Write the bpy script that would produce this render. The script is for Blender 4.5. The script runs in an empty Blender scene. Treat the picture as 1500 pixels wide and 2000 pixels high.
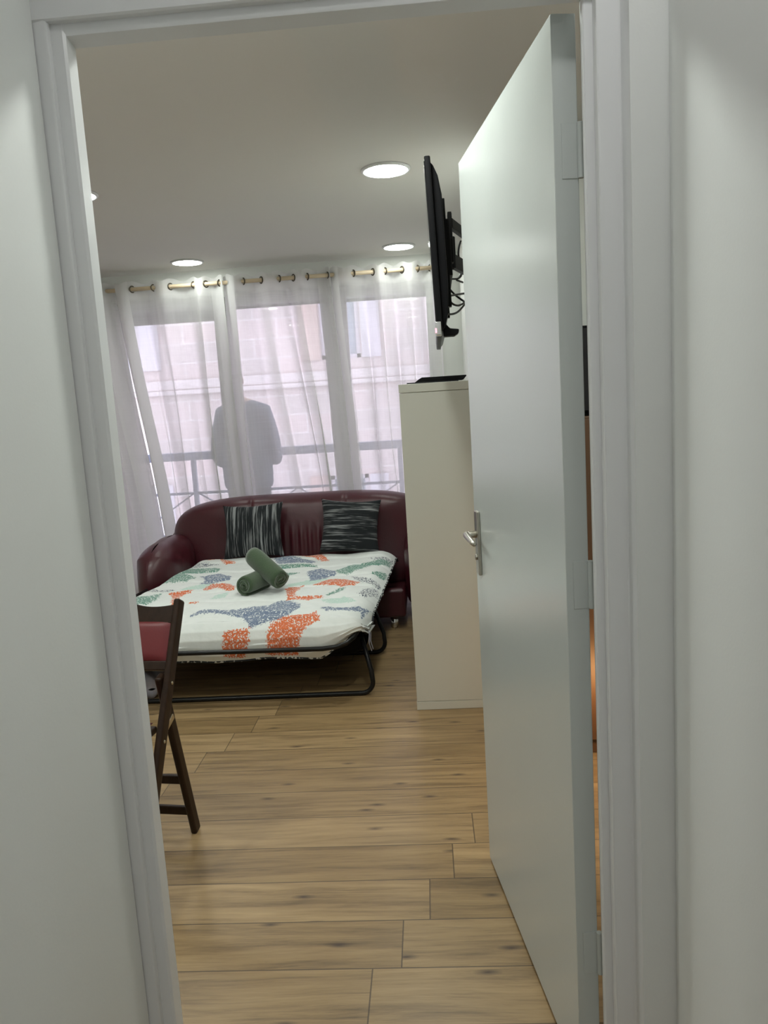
import bpy, bmesh, math, random
from mathutils import Vector, Matrix
random.seed(7)
C = bpy.context.scene.collection
SC = bpy.context.scene

# ------------------------------------------------------------------ camera
YAW, PITCH, ROLL = math.radians(-3.52126), math.radians(8.17706), math.radians(-3.57135)
fw = Vector((math.sin(YAW)*math.cos(PITCH), math.cos(YAW)*math.cos(PITCH), -math.sin(PITCH)))
r0 = Vector((math.cos(YAW), -math.sin(YAW), 0)); u0 = r0.cross(fw)
rt = r0*math.cos(ROLL) + u0*math.sin(ROLL); up = -r0*math.sin(ROLL) + u0*math.cos(ROLL)
cd = bpy.data.cameras.new('camera'); cam = bpy.data.objects.new('camera', cd); C.objects.link(cam)
M = Matrix((( rt.x, up.x, -fw.x, 0), (rt.y, up.y, -fw.y, 0), (rt.z, up.z, -fw.z, 1.40), (0, 0, 0, 1)))
cam.matrix_world = M
cd.sensor_fit = 'VERTICAL'; cd.sensor_height = 36; cd.lens = 36*1500/2000
cd.clip_start = .02
SC.camera = cam

# ------------------------------------------------------------------ light levels
EXPOSURE = 0.22
SKY_STRENGTH = 4.2
DOWNLIGHT = 104.0
FAR_LIGHT = 30.0
HALL_LIGHT = 36.0
HALL_FILL = 104.0
WARM_LIGHT = 24.0
SC.view_settings.view_transform = 'Standard'; SC.view_settings.look = 'None'
SC.view_settings.exposure = EXPOSURE; SC.view_settings.gamma = 1
SC.view_settings.use_curve_mapping = False
w = bpy.data.worlds.new('overcast_sky'); SC.world = w; w.use_nodes = True
bgn = w.node_tree.nodes['Background']
bgn.inputs[0].default_value = (.78, .83, 1.02, 1); bgn.inputs[1].default_value = SKY_STRENGTH

# ------------------------------------------------------------------ materials
def newmat(name):
    m = bpy.data.materials.new(name); m.use_nodes = True
    nt = m.node_tree
    return m, nt, nt.nodes['Principled BSDF']
def N(nt, t, **kw):
    n = nt.nodes.new(t)
    for k, v in kw.items(): setattr(n, k, v)
    return n
def lk(nt, a, b): nt.links.new(a, b)
def math_n(nt, op, a, b=None, c=None):
    n = N(nt, 'ShaderNodeMath', operation=op)
    for i, v in enumerate((a, b, c)):
        if v is None: continue
        if isinstance(v, (int, float)): n.inputs[i].default_value = v
        else: lk(nt, v, n.inputs[i])
    return n.outputs[0]
def mixc(nt, f, a, b, mode='MIX'):
    n = N(nt, 'ShaderNodeMix', data_type='RGBA', blend_type=mode)
    if isinstance(f, (int, float)): n.inputs[0].default_value = f
    else: lk(nt, f, n.inputs[0])
    for i, v in ((6, a), (7, b)):
        if isinstance(v, tuple): n.inputs[i].default_value = (v+(1,))[:4]
        else: lk(nt, v, n.inputs[i])
    return n.outputs[2]
def noise(nt, vec, scale, detail=3, rough=.5, dist=0):
    n = N(nt, 'ShaderNodeTexNoise'); n.inputs['Scale'].default_value = scale
    n.inputs['Detail'].default_value = detail; n.inputs['Roughness'].default_value = rough
    n.inputs['Distortion'].default_value = dist
    if vec is not None: lk(nt, vec, n.inputs['Vector'])
    return n.outputs[0]
def wpos(nt): return N(nt, 'ShaderNodeNewGeometry').outputs['Position']
def mapv(nt, vec, scale=(1,1,1), rot=(0,0,0), loc=(0,0,0)):
    n = N(nt, 'ShaderNodeMapping'); n.inputs['Scale'].default_value = scale
    n.inputs['Rotation'].default_value = rot; n.inputs['Location'].default_value = loc
    lk(nt, vec, n.inputs['Vector']); return n.outputs[0]
def bump(nt, h, strength, dist, bs):
    b = N(nt, 'ShaderNodeBump'); b.inputs['Strength'].default_value = strength; b.inputs['Distance'].default_value = dist
    lk(nt, h, b.inputs['Height']); lk(nt, b.outputs[0], bs.inputs['Normal'])
def plain(name, col, rough=.5, metal=0, spec=.5, var=.06, vs=8, bmp=0, bs_=60, bdist=.002, coat=0):
    m, nt, b = newmat(name)
    p = wpos(nt)
    n = noise(nt, p, vs)
    lo = tuple(max(0, c*(1-var)) for c in col); hi = tuple(min(1, c*(1+var)) for c in col)
    lk(nt, mixc(nt, n, lo, hi), b.inputs['Base Color'])
    b.inputs['Roughness'].default_value = rough; b.inputs['Metallic'].default_value = metal
    b.inputs['Specular IOR Level'].default_value = spec
    if coat: b.inputs['Coat Weight'].default_value = coat; b.inputs['Coat Roughness'].default_value = .2
    if bmp: bump(nt, noise(nt, p, bs_, 4), bmp, bdist, b)
    return m
def emit(name, col, s):
    m, nt, b = newmat(name)
    b.inputs['Base Color'].default_value = (.8, .8, .8, 1)
    b.inputs['Emission Color'].default_value = col+(1,); b.inputs['Emission Strength'].default_value = s
    return m

MT = {}
MT['wall'] = plain('painted_plaster', (.74, .755, .74), .6, var=.02, vs=2, bmp=.15, bs_=180, bdist=.001)
MT['roomwall'] = plain('room_wall_paint', (.78, .80, .76), .6, var=.02, vs=2, bmp=.15, bs_=180, bdist=.001)
MT['ceiling'] = plain('ceiling_paint', (.70, .69, .655), .8, var=.02, vs=1.5)
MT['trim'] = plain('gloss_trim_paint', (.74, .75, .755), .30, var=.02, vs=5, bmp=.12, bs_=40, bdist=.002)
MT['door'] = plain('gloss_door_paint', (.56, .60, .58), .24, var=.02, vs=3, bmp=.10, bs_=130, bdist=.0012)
MT['cabinet'] = plain('white_foil_board', (.58, .585, .52), .45, var=.015, vs=3)
MT['black_plastic'] = plain('black_plastic', (.005, .005, .006), .45, spec=.12, var=.2)
MT['screen'] = plain('screen_glass', (.004, .004, .006), .06, var=.1)
MT['black_metal'] = plain('black_powder_coat', (.006, .006, .006), .32, spec=.3, var=.2)
MT['mount_metal'] = plain('matt_black_steel', (.005, .005, .005), .5, spec=.12, var=.2)
MT['cable'] = plain('cable_rubber', (.01, .01, .01), .5)
MT['chrome'] = plain('chrome', (.75, .75, .74), .18, metal=1, var=.03)
MT['satin_metal'] = plain('satin_nickel', (.52, .50, .45), .30, metal=1, var=.05)
MT['brass'] = plain('brass_bolt', (.62, .55, .40), .35, metal=1, var=.05)
MT['red_pad'] = plain('red_vinyl', (.135, .009, .012), .45, var=.08, vs=12, bmp=.1, bs_=150)
MT['mattress'] = plain('mattress_ticking', (.10, .10, .105), .9, var=.1)
MT['bronze'] = plain('bronze_eyelet', (.10, .085, .06), .4, metal=.8)
MT['rod'] = plain('pale_wood_rod', (.62, .50, .34), .5, var=.12, vs=20)
MT['rail'] = plain('painted_railing', (.30, .31, .38), .5)
MT['balcony'] = plain('balcony_concrete', (.40, .40, .42), .8, var=.1)
MT['pvc'] = plain('white_window_frame', (.72, .73, .74), .35, var=.02)
MT['shutter'] = plain('grey_roller_shutter', (.16, .165, .165), .6, var=.05)
MT['bag'] = plain('pale_lilac_plastic', (.36, .35, .40), .4, var=.1, vs=14, bmp=.3, bs_=18, bdist=.01)
MT['brown'] = plain('brown_wood_front', (.12, .065, .035), .45, var=.15)
MT['jacket'] = plain('blue_grey_jacket', (.075, .095, .13), .85, var=.12, vs=15, bmp=.2, bs_=60)
MT['trousers'] = plain('dark_trousers', (.03, .032, .04), .85)
MT['skin'] = plain('skin', (.45, .27, .19), .5, var=.05)
MT['hair'] = plain('dark_hair', (.02, .015, .012), .6, var=.3, vs=60)
MT['shoe'] = plain('dark_shoe', (.02, .02, .02), .5)
MT['lamp'] = emit('lamp_diffuser', (.95, 1.0, .94), DOWNLIGHT)
MT['farlamp'] = emit('dimmed_lamp_diffuser', (.95, 1.0, .94), FAR_LIGHT)  # output set lower to keep the curtain tops from overexposing, not by ageing
MT['halllamp'] = emit('hall_lamp_diffuser', (1.0, 1.0, .985), HALL_LIGHT)
MT['hallfill'] = emit('hall_fill_diffuser', (1.0, 1.0, .985), HALL_FILL)
MT['warmlamp'] = emit('warm_lamp_diffuser', (1.0, .55, .22), WARM_LIGHT)

def mk_wood():
    m, nt, b = newmat('dark_stained_wood'); p = wpos(nt)
    g = noise(nt, mapv(nt, p, (60, 60, 6)), 1.0, 4)
    lk(nt, mixc(nt, g, (.010, .0055, .0035), (.042, .021, .012)), b.inputs['Base Color'])
    b.inputs['Roughness'].default_value = .38; b.inputs['Specular IOR Level'].default_value = .22
    return m
MT['darkwood'] = mk_wood()

def mk_floor():
    m, nt, b = newmat('oak_laminate'); p = wpos(nt)
    sep = N(nt, 'ShaderNodeSeparateXYZ'); lk(nt, p, sep.inputs[0])
    X, Y = sep.outputs[0], sep.outputs[1]
    PW, L = .1785, 1.285
    rowf = math_n(nt, 'DIVIDE', math_n(nt, 'SUBTRACT', Y, 1.731-.1785), PW)
    row = math_n(nt, 'FLOOR', rowf)
    fy = math_n(nt, 'SUBTRACT', rowf, row)
    u = math_n(nt, 'DIVIDE', math_n(nt, 'SUBTRACT', X, math_n(nt, 'ADD', math_n(nt, 'MULTIPLY', row, .0725), -.206)), L)
    col = math_n(nt, 'FLOOR', u); fx = math_n(nt, 'SUBTRACT', u, col)
    cmb = N(nt, 'ShaderNodeCombineXYZ'); lk(nt, row, cmb.inputs[0]); lk(nt, col, cmb.inputs[1])
    wn = N(nt, 'ShaderNodeTexWhiteNoise', noise_dimensions='2D'); lk(nt, cmb.outputs[0], wn.inputs[0])
    rnd = wn.outputs['Value']
    off = N(nt, 'ShaderNodeVectorMath', operation='MULTIPLY_ADD')
    lk(nt, wn.outputs['Color'], off.inputs[0]); off.inputs[1].default_value = (37, 17, 9); lk(nt, p, off.inputs[2])
    q = off.outputs[0]
    warp = N(nt, 'ShaderNodeVectorMath', operation='MULTIPLY_ADD')
    nz = N(nt, 'ShaderNodeTexNoise'); nz.inputs['Scale'].default_value = 1.6; lk(nt, mapv(nt, q, (1, 3, 1)), nz.inputs['Vector'])
    lk(nt, nz.outputs['Color'], warp.inputs[0]); warp.inputs[1].default_value = (.25, .06, 0); lk(nt, q, warp.inputs[2])
    g1 = noise(nt, mapv(nt, warp.outputs[0], (1.2, 17, 1)), 1.6, 7, .70)
    g2 = noise(nt, mapv(nt, q, (5, 190, 1)), 1.0, 3, .6)
    g3 = noise(nt, mapv(nt, q, (.9, 5, 1)), 1.3, 2)
    cr = N(nt, 'ShaderNodeValToRGB'); e = cr.color_ramp.elements
    e[0].position = .30; e[0].color = (.150, .100, .050, 1); e[1].position = .72; e[1].color = (.395, .280, .145, 1)
    k = e.new(.5); k.color = (.300, .205, .102, 1)
    lk(nt, g1, cr.inputs[0])
    c = mixc(nt, .55, cr.outputs[0], mixc(nt, g2, (.72, .70, .66), (1.20, 1.20, 1.18)), 'MULTIPLY')
    c = mixc(nt, 1.0, c, mixc(nt, g3, (.74, .72, .70), (1.22, 1.22, 1.22)), 'MULTIPLY')
    c = mixc(nt, 1.0, c, mixc(nt, rnd, (.92, .90, .86), (1.12, 1.12, 1.13)), 'MULTIPLY')
    # knots
    vo = N(nt, 'ShaderNodeTexVoronoi', voronoi_dimensions='2D'); vo.inputs['Scale'].default_value = 1.0; vo.inputs['Randomness'].default_value = 1
    lk(nt, mapv(nt, q, (2.6, 8.0, 1)), vo.inputs['Vector'])
    rs = N(nt, 'ShaderNodeMapRange'); rs.inputs[1].default_value = .055; rs.inputs[2].default_value = .150
    rs.inputs[3].default_value = 1; rs.inputs[4].default_value = 0
    lk(nt, math_n(nt, 'ADD', vo.outputs['Distance'], math_n(nt, 'MULTIPLY', g1, .11)), rs.inputs[0])
    scn = N(nt, 'ShaderNodeSeparateColor'); lk(nt, vo.outputs['Color'], scn.inputs[0])
    sel = math_n(nt, 'GREATER_THAN', scn.outputs[0], .30)
    kn = math_n(nt, 'MULTIPLY', math_n(nt, 'MULTIPLY', rs.outputs[0], sel), .92)
    c = mixc(nt, kn, c, (.055, .035, .024))
    ve = N(nt, 'ShaderNodeMapRange'); ve.inputs[1].default_value = .56; ve.inputs[2].default_value = .72; ve.inputs[3].default_value = 0; ve.inputs[4].default_value = .42
    lk(nt, noise(nt, mapv(nt, warp.outputs[0], (1.7, 48, 1)), 1.5, 5, .62), ve.inputs[0])
    c = mixc(nt, ve.outputs[0], c, (.085, .056, .032))
    # grooves between planks
    def edge(f, wd):
        a = math_n(nt, 'MINIMUM', f, math_n(nt, 'SUBTRACT', 1.0, f))
        return math_n(nt, 'LESS_THAN', a, wd)
    gr = math_n(nt, 'MAXIMUM', edge(fy, .0105), edge(fx, .0014))
    c = mixc(nt, math_n(nt, 'MULTIPLY', gr, .78), c, (.06, .04, .024))
    lk(nt, c, b.inputs['Base Color'])
    ro = math_n(nt, 'ADD', math_n(nt, 'MULTIPLY', g2, .15), .30); lk(nt, ro, b.inputs['Roughness'])
    b.inputs['Specular IOR Level'].default_value = .45
    h = math_n(nt, 'SUBTRACT', math_n(nt, 'MULTIPLY', g2, .25), gr)
    bump(nt, h, .25, .0012, b)
    return m
MT['floor'] = mk_floor()

def mk_leather():
    m, nt, b = newmat('burgundy_leather'); p = wpos(nt)
    n1 = noise(nt, p, 5, 4)
    lk(nt, mixc(nt, n1, (.040, .0052, .009), (.070, .009, .015)), b.inputs['Base Color'])
    b.inputs['Roughness'].default_value = .36; b.inputs['Specular IOR Level'].default_value = .55
    vo = N(nt, 'ShaderNodeTexVoronoi'); vo.inputs['Scale'].default_value = 220; lk(nt, p, vo.inputs['Vector'])
    h = math_n(nt, 'ADD', math_n(nt, 'MULTIPLY', vo.outputs['Distance'], .12), noise(nt, p, 11, 3))
    bump(nt, h, .22, .012, b)
    return m
MT['leather'] = mk_leather()

def mk_towel():
    m, nt, b = newmat('green_terry'); p = wpos(nt)
    n1 = noise(nt, p, 260, 2)
    n2 = noise(nt, p, 25, 3)
    c = mixc(nt, n1, (.024, .046, .020), (.070, .118, .056))
    c = mixc(nt, .5, c, mixc(nt, n2, (.75, .75, .75), (1.2, 1.2, 1.2)), 'MULTIPLY')
    lk(nt, c, b.inputs['Base Color']); b.inputs['Roughness'].default_value = .95
    b.inputs['Sheen Weight'].default_value = .4
    bump(nt, n1, .6, .003, b)
    return m
MT['towel'] = mk_towel()

def mk_pillow(axis):
    m, nt, b = newmat('streaked_cushion_fabric_'+('upright' if axis else 'level'))
    tc = N(nt, 'ShaderNodeTexCoord').outputs['Object']
    s = (80, 1, 2.8) if axis else (2.8, 1, 80)
    g = noise(nt, mapv(nt, tc, s), 1.0, 4, .7, .2)
    g2 = noise(nt, mapv(nt, tc, (22, 1, 5) if axis else (5, 1, 22)), 1.0, 2)
    r = N(nt, 'ShaderNodeMapRange'); r.inputs[1].default_value = .53; r.inputs[2].default_value = .66
    lk(nt, math_n(nt, 'ADD', math_n(nt, 'MULTIPLY', g, .8), math_n(nt, 'MULTIPLY', g2, .24)), r.inputs[0])
    lk(nt, mixc(nt, r.outputs[0], (.008, .010, .012), (.28, .29, .29)), b.inputs['Base Color'])
    b.inputs['Roughness'].default_value = .95
    bump(nt, g, .3, .003, b)
    return m
MT['pil_v'] = mk_pillow(True); MT['pil_h'] = mk_pillow(False)

def mk_duvet():
    m, nt, b = newmat('printed_quilt'); p = wpos(nt)
    at = N(nt, 'ShaderNodeAttribute', attribute_name='print_a'); sp = N(nt, 'ShaderNodeSeparateColor'); lk(nt, at.outputs['Color'], sp.inputs[0])
    at2 = N(nt, 'ShaderNodeAttribute', attribute_name='print_b'); sp2 = N(nt, 'ShaderNodeSeparateColor'); lk(nt, at2.outputs['Color'], sp2.inputs[0])
    n1 = noise(nt, mapv(nt, p, (1, .6, 1.)), 95, 3, .6)
    n3 = noise(nt, mapv(nt, p, (1, .7, 1.), loc=(3, 5, 1)), 120, 3, .6)
    n2 = noise(nt, p, 22, 3)
    base = mixc(nt, n2, (.66, .70, .67), (.78, .80, .78))
    def layer(c, mask, col, fleck):
        # ragged edge of each printed shape, dry-brush flecks inside it
        e = math_n(nt, 'ADD', mask, math_n(nt, 'MULTIPLY', math_n(nt, 'SUBTRACT', n1, .5), .9))
        k = N(nt, 'ShaderNodeMapRange'); k.inputs[1].default_value = .52; k.inputs[2].default_value = .60
        lk(nt, e, k.inputs[0])
        f = N(nt, 'ShaderNodeMapRange'); f.inputs[1].default_value = fleck-.035; f.inputs[2].default_value = fleck+.035
        lk(nt, n3, f.inputs[0])
        k2 = math_n(nt, 'MULTIPLY', math_n(nt, 'MULTIPLY', k.outputs[0], f.outputs[0]), math_n(nt, 'GREATER_THAN', mask, .12))
        return mixc(nt, k2, c, col)
    c = layer(base, sp2.outputs[1], (.50, .66, .58), .40)
    c = layer(c, sp.outputs[2], (.125, .27, .21), .43)
    c = layer(c, sp.outputs[1], (.155, .20, .29), .43)
    c = layer(c, sp2.outputs[0], (.045, .06, .10), .52)
    c = layer(c, sp.outputs[0], (.64, .15, .050), .43)
    lk(nt, c, b.inputs['Base Color'])
    b.inputs['Roughness'].default_value = .9; b.inputs['Sheen Weight'].default_value = .15
    bump(nt, math_n(nt, 'ADD', noise(nt, p, 14, 3), math_n(nt, 'MULTIPLY', noise(nt, p, 420, 2), .08)), .35, .012, b)
    return m
MT['duvet'] = mk_duvet()
def mk_piping():
    m, nt, b = newmat('spotted_piping'); p = wpos(nt)
    n = noise(nt, p, 60, 2)
    lk(nt, mixc(nt, math_n(nt, 'GREATER_THAN', n, .54), (.02, .025, .03), (.6, .62, .6)), b.inputs['Base Color'])
    b.inputs['Roughness'].default_value = .9
    return m
MT['piping'] = mk_piping()

def mk_curtain():
    m, nt, b = newmat('sheer_voile')
    geo = N(nt, 'ShaderNodeNewGeometry')
    dt = N(nt, 'ShaderNodeVectorMath', operation='DOT_PRODUCT'); lk(nt, geo.outputs['Normal'], dt.inputs[0]); lk(nt, geo.outputs['Incoming'], dt.inputs[1])
    cs = math_n(nt, 'MAXIMUM', math_n(nt, 'ABSOLUTE', dt.outputs['Value']), .5)
    at = N(nt, 'ShaderNodeAttribute', attribute_name='layers')
    p = geo.outputs['Position']
    weave = math_n(nt, 'ADD', math_n(nt, 'MULTIPLY', noise(nt, mapv(nt, p, (90, 90, 3)), 1, 2), .25), math_n(nt, 'MULTIPLY', noise(nt, mapv(nt, p, (3, 3, 110)), 1, 2), .25))
    lay = math_n(nt, 'MULTIPLY', at.outputs['Fac'], math_n(nt, 'ADD', .75, weave))
    T = math_n(nt, 'POWER', .35, math_n(nt, 'DIVIDE', lay, cs))      # thread cover along the line of sight
    tr = N(nt, 'ShaderNodeBsdfTransparent')
    df = N(nt, 'ShaderNodeBsdfDiffuse'); df.inputs[0].default_value = (.86, .86, .85, 1)
    tl = N(nt, 'ShaderNodeBsdfTranslucent'); tl.inputs[0].default_value = (.86, .86, .86, 1)
    a = N(nt, 'ShaderNodeMixShader'); a.inputs[0].default_value = .62; lk(nt, df.outputs[0], a.inputs[1]); lk(nt, tl.outputs[0], a.inputs[2])
    o = N(nt, 'ShaderNodeMixShader'); lk(nt, T, o.inputs[0]); lk(nt, a.outputs[0], o.inputs[1]); lk(nt, tr.outputs[0], o.inputs[2])
    nt.nodes.remove(b)
    lk(nt, o.outputs[0], nt.nodes['Material Output'].inputs[0])
    return m
MT['curtain'] = mk_curtain()

def mk_glass():
    m, nt, b = newmat('window_glass')
    nt.nodes.remove(b)
    fr = N(nt, 'ShaderNodeFresnel'); fr.inputs[0].default_value = 1.45
    tr = N(nt, 'ShaderNodeBsdfTransparent'); tr.inputs[0].default_value = (.96, .97, .97, 1)
    gl = N(nt, 'ShaderNodeBsdfGlossy'); gl.inputs['Roughness'].default_value = .02
    o = N(nt, 'ShaderNodeMixShader'); lk(nt, fr.outputs[0], o.inputs[0]); lk(nt, tr.outputs[0], o.inputs[1]); lk(nt, gl.outputs[0], o.inputs[2])
    lk(nt, o.outputs[0], nt.nodes['Material Output'].inputs[0])
    return m
MT['glass'] = mk_glass()

def mk_stone():
    m, nt, b = newmat('pink_stone_blocks'); p = wpos(nt)
    br = N(nt, 'ShaderNodeTexBrick'); lk(nt, mapv(nt, p, (1, 1, 1), (math.radians(90), 0, 0)), br.inputs['Vector'])
    br.inputs['Color1'].default_value = (.56, .44, .42, 1); br.inputs['Color2'].default_value = (.50, .42, .40, 1); br.inputs['Mortar'].default_value = (.62, .54, .52, 1)
    br.inputs['Scale'].default_value = 1.0; br.inputs['Brick Width'].default_value = .8; br.inputs['Row Height'].default_value = .32; br.inputs['Mortar Size'].default_value = .012
    c = mixc(nt, .6, br.outputs[0], mixc(nt, noise(nt, p, 1.2, 4), (.75, .72, .72), (1.2, 1.15, 1.12)), 'MULTIPLY')
    lk(nt, c, b.inputs['Base Color']); b.inputs['Roughness'].default_value = .9
    return m
MT['stone'] = mk_stone()
MT['cornice'] = plain('pale_cornice_stone', (.585, .49, .47), .85, var=.08, vs=3)
MT['far_shutter'] = plain('rust_red_shutter', (.48, .33, .29), .7)
MT['far_frame'] = plain('lilac_white_frame', (.55, .48, .50), .6)
MT['far_glass'] = plain('far_window_glass', (.30, .31, .34), .15)

# ------------------------------------------------------------------ mesh helpers
WL = {}       # world location of every object built
class MB:
    def __init__(s): s.v = []; s.f = []
    def add(s, vs, fs):
        n = len(s.v); s.v += [tuple(v) for v in vs]; s.f += [tuple(i+n for i in f) for f in fs]; return s
    def box(s, x0, x1, y0, y1, z0, z1, T=None):
        vs = [(x, y, z) for x in (x0, x1) for y in (y0, y1) for z in (z0, z1)]
        if T: vs = [T(*v) for v in vs]
        return s.add(vs, [(0,1,3,2), (4,6,7,5), (0,4,5,1), (2,3,7,6), (0,2,6,4), (1,5,7,3)])
    def bar(s, a, b, wd, dp, side):
        a, b = Vector(a), Vector(b); d = (b-a).normalized(); sd = Vector(side); sd = (sd-d*sd.dot(d)).normalized(); n = d.cross(sd)
        vs = [p+sd*i*wd/2+n*j*dp/2 for p in (a, b) for i, j in ((-1,-1), (1,-1), (1,1), (-1,1))]
        return s.add(vs, [(3,2,1,0), (4,5,6,7), (0,1,5,4), (1,2,6,5), (2,3,7,6), (3,0,4,7)])
    def tube(s, pts, r, seg=12, caps=True):
        pts = [Vector(p) for p in pts]; n = len(pts); rr = r if isinstance(r, (list, tuple)) else [r]*n
        prev = None; vs = []; fs = []
        for i, p in enumerate(pts):
            d = (pts[min(i+1, n-1)]-pts[max(i-1, 0)]).normalized()
            if prev is None:
                a = Vector((0, 0, 1)) if abs(d.z) < .9 else Vector((1, 0, 0)); x = d.cross(a).normalized()
            else: x = (prev-d*prev.dot(d)).normalized()
            prev = x; y = d.cross(x)
            vs += [p+(x*math.cos(t)+y*math.sin(t))*rr[i] for t in (2*math.pi*k/seg for k in range(seg))]
        for i in range(n-1):
            for k in range(seg):
                k2 = (k+1) % seg; fs.append((i*seg+k, i*seg+k2, (i+1)*seg+k2, (i+1)*seg+k))
        if caps: fs.append(tuple(range(seg))[::-1]); fs.append(tuple((n-1)*seg+k for k in range(seg)))
        return s.add(vs, fs)
    def prism(s, poly, place):
        n = len(poly); vs = [place(a, b, 0) for a, b in poly]+[place(a, b, 1) for a, b in poly]
        return s.add(vs, [tuple(range(n))[::-1], tuple(range(n, 2*n))]+[(i, (i+1) % n, n+(i+1) % n, n+i) for i in range(n)])
    def grid(s, fn, nu, nv, wrap=False):
        vs = [fn(i/nu, j/nv) for i in range(nu+1) for j in range(nv+1)]
        fs = [(i*(nv+1)+j, (i+1)*(nv+1)+j, (i+1)*(nv+1)+j+1, i*(nv+1)+j+1) for i in range(nu) for j in range(nv)]
        return s.add(vs, fs)
    def lathe(s, prof, place, seg=32):
        vs = [place(r*math.cos(t), r*math.sin(t), h) for r, h in prof for t in (2*math.pi*k/seg for k in range(seg))]
        fs = [(i*seg+k, i*seg+(k+1) % seg, (i+1)*seg+(k+1) % seg, (i+1)*seg+k) for i in range(len(prof)-1) for k in range(seg)]
        fs += [tuple(range(seg))[::-1], tuple((len(prof)-1)*seg+k for k in range(seg))]
        return s.add(vs, fs)
    def torus(s, c, R, r, axis, seg=24, sg=8):
        ax = Vector(axis).normalized(); a = Vector((0, 0, 1)) if abs(ax.z) < .9 else Vector((1, 0, 0)); x = ax.cross(a).normalized(); y = ax.cross(x); c = Vector(c)
        vs = []; fs = []
        for i in range(seg):
            t = 2*math.pi*i/seg; d = x*math.cos(t)+y*math.sin(t)
            for j in range(sg):
                q = 2*math.pi*j/sg; vs.append(c+d*(R+r*math.cos(q))+ax*r*math.sin(q))
        for i in range(seg):
            for j in range(sg):
                fs.append((i*sg+j, ((i+1) % seg)*sg+j, ((i+1) % seg)*sg+(j+1) % sg, i*sg+(j+1) % sg))
        return s.add(vs, fs)
    def build(s, name, mat, parent=None, smooth=False, bevel=0, seg=2, subsurf=0, attrs=None, fixn=True):
        lo = [min(v[i] for v in s.v) for i in range(3)]; hi = [max(v[i] for v in s.v) for i in range(3)]
        c = Vector(((lo[0]+hi[0])/2, (lo[1]+hi[1])/2, lo[2]))
        me = bpy.data.meshes.new(name); me.from_pydata([Vector(v)-c for v in s.v], [], s.f); me.validate()
        if fixn:
            bm = bmesh.new(); bm.from_mesh(me); bmesh.ops.recalc_face_normals(bm, faces=bm.faces); bm.to_mesh(me); bm.free()
        if attrs:
            for an, vals in attrs.items():
                if isinstance(vals[0], (int, float)):
                    A = me.attributes.new(an, 'FLOAT', 'POINT'); A.data.foreach_set('value', vals)
                else:
                    A = me.attributes.new(an, 'FLOAT_COLOR', 'POINT'); A.data.foreach_set('color', [q for cc in vals for q in cc])
        me.materials.append(MT[mat] if isinstance(mat, str) else mat)
        if smooth: me.polygons.foreach_set('use_smooth', [True]*len(me.polygons))
        o = bpy.data.objects.new(name, me); C.objects.link(o)
        WL[o.name] = c
        if parent: o.parent = parent; o.location = c-WL[parent.name]
        else: o.location = c
        if bevel:
            b = o.modifiers.new('bevel', 'BEVEL'); b.width = bevel; b.segments = seg; b.limit_method = 'ANGLE'; b.angle_limit = math.radians(35)
            me.polygons.foreach_set('use_smooth', [True]*len(me.polygons))
            wn = o.modifiers.new('wn', 'WEIGHTED_NORMAL'); wn.keep_sharp = True
        if subsurf:
            b = o.modifiers.new('sub', 'SUBSURF'); b.levels = subsurf; b.render_levels = subsurf
        return o
def thing(name, label, cat, loc, group=None):
    o = bpy.data.objects.new(name, None); C.objects.link(o); o.location = loc; o.empty_display_size = .1
    WL[o.name] = Vector(loc); tag(o, label, cat, group); return o
def tag(o, label, cat, group=None):
    o['label'] = label; o['category'] = cat
    if group: o['group'] = group
    return o
def struct(o): o['kind'] = 'structure'; return o
def arc(c, r, a0, a1, ex, ey, n=8):
    c, ex, ey = Vector(c), Vector(ex), Vector(ey)
    return [c+ex*r*math.cos(a0+(a1-a0)*i/n)+ey*r*math.sin(a0+(a1-a0)*i/n) for i in range(n+1)]

# ================================================================== THE SETTING
ZC = 2.45                       # ceiling height
YW = 5.85                       # inner face of the window wall
struct(MB().box(-3.6, 1.5, -2.3, YW+.25, -.12, 0).build('floor', 'floor'))
struct(MB().box(-3.6, 1.5, 1.40, YW+.25, ZC, ZC+.12).build('ceiling', 'ceiling'))
struct(MB().box(-.80, .60, -2.3, 1.40, 2.52, 2.64).build('ceiling_hall', 'wall'))
struct(MB().box(-3.72, -3.6, 1.3, YW+.25, -.12, ZC+.12).build('wall_left', 'roomwall'))
m = MB(); m.box(.30, 1.5, 3.32, YW+.25, 0, ZC); m.box(1.5, 1.62, 1.3, YW+.25, -.12, ZC+.12)
struct(m.build('wall_right', 'roomwall'))
# window wall: three tall openings
WIN = [(-3.35, -2.42), (-2.34, -1.525), (-1.475, -.655), (-.605, .10)]
WT = 2.245
m = MB(); m.box(-3.6, 1.5, YW, YW+.25, WT, ZC)
xs = [-3.6]+[q for wv in WIN for q in wv]+[.30]
for i in range(0, len(xs), 2): m.box(xs[i], xs[i+1], YW, YW+.25, 0, WT)
struct(m.build('wall_back', 'roomwall'))
# door wall with its opening
m = MB(); m.box(-3.6, -.600, 1.273, 1.40, 0, 2.64); m.box(.338, 1.5, 1.273, 1.40, 0, 2.64); m.box(-.600, .338, 1.297, 1.40, 2.055, 2.64)
struct(m.build('wall_front', 'wall'))
struct(MB().box(-.72, -.593, -2.3, 1.2985, 0, 2.52).build('wall_hall_left', 'wall', bevel=.004))
struct(MB().box(.395, .52, -2.3, 1.273, 0, 2.52).build('wall_hall_right', 'wall', bevel=.006, seg=3))
struct(MB().box(-.72, .52, -2.42, -2.3, 0, 2.52).build('wall_hall_back', 'wall'))

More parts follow.
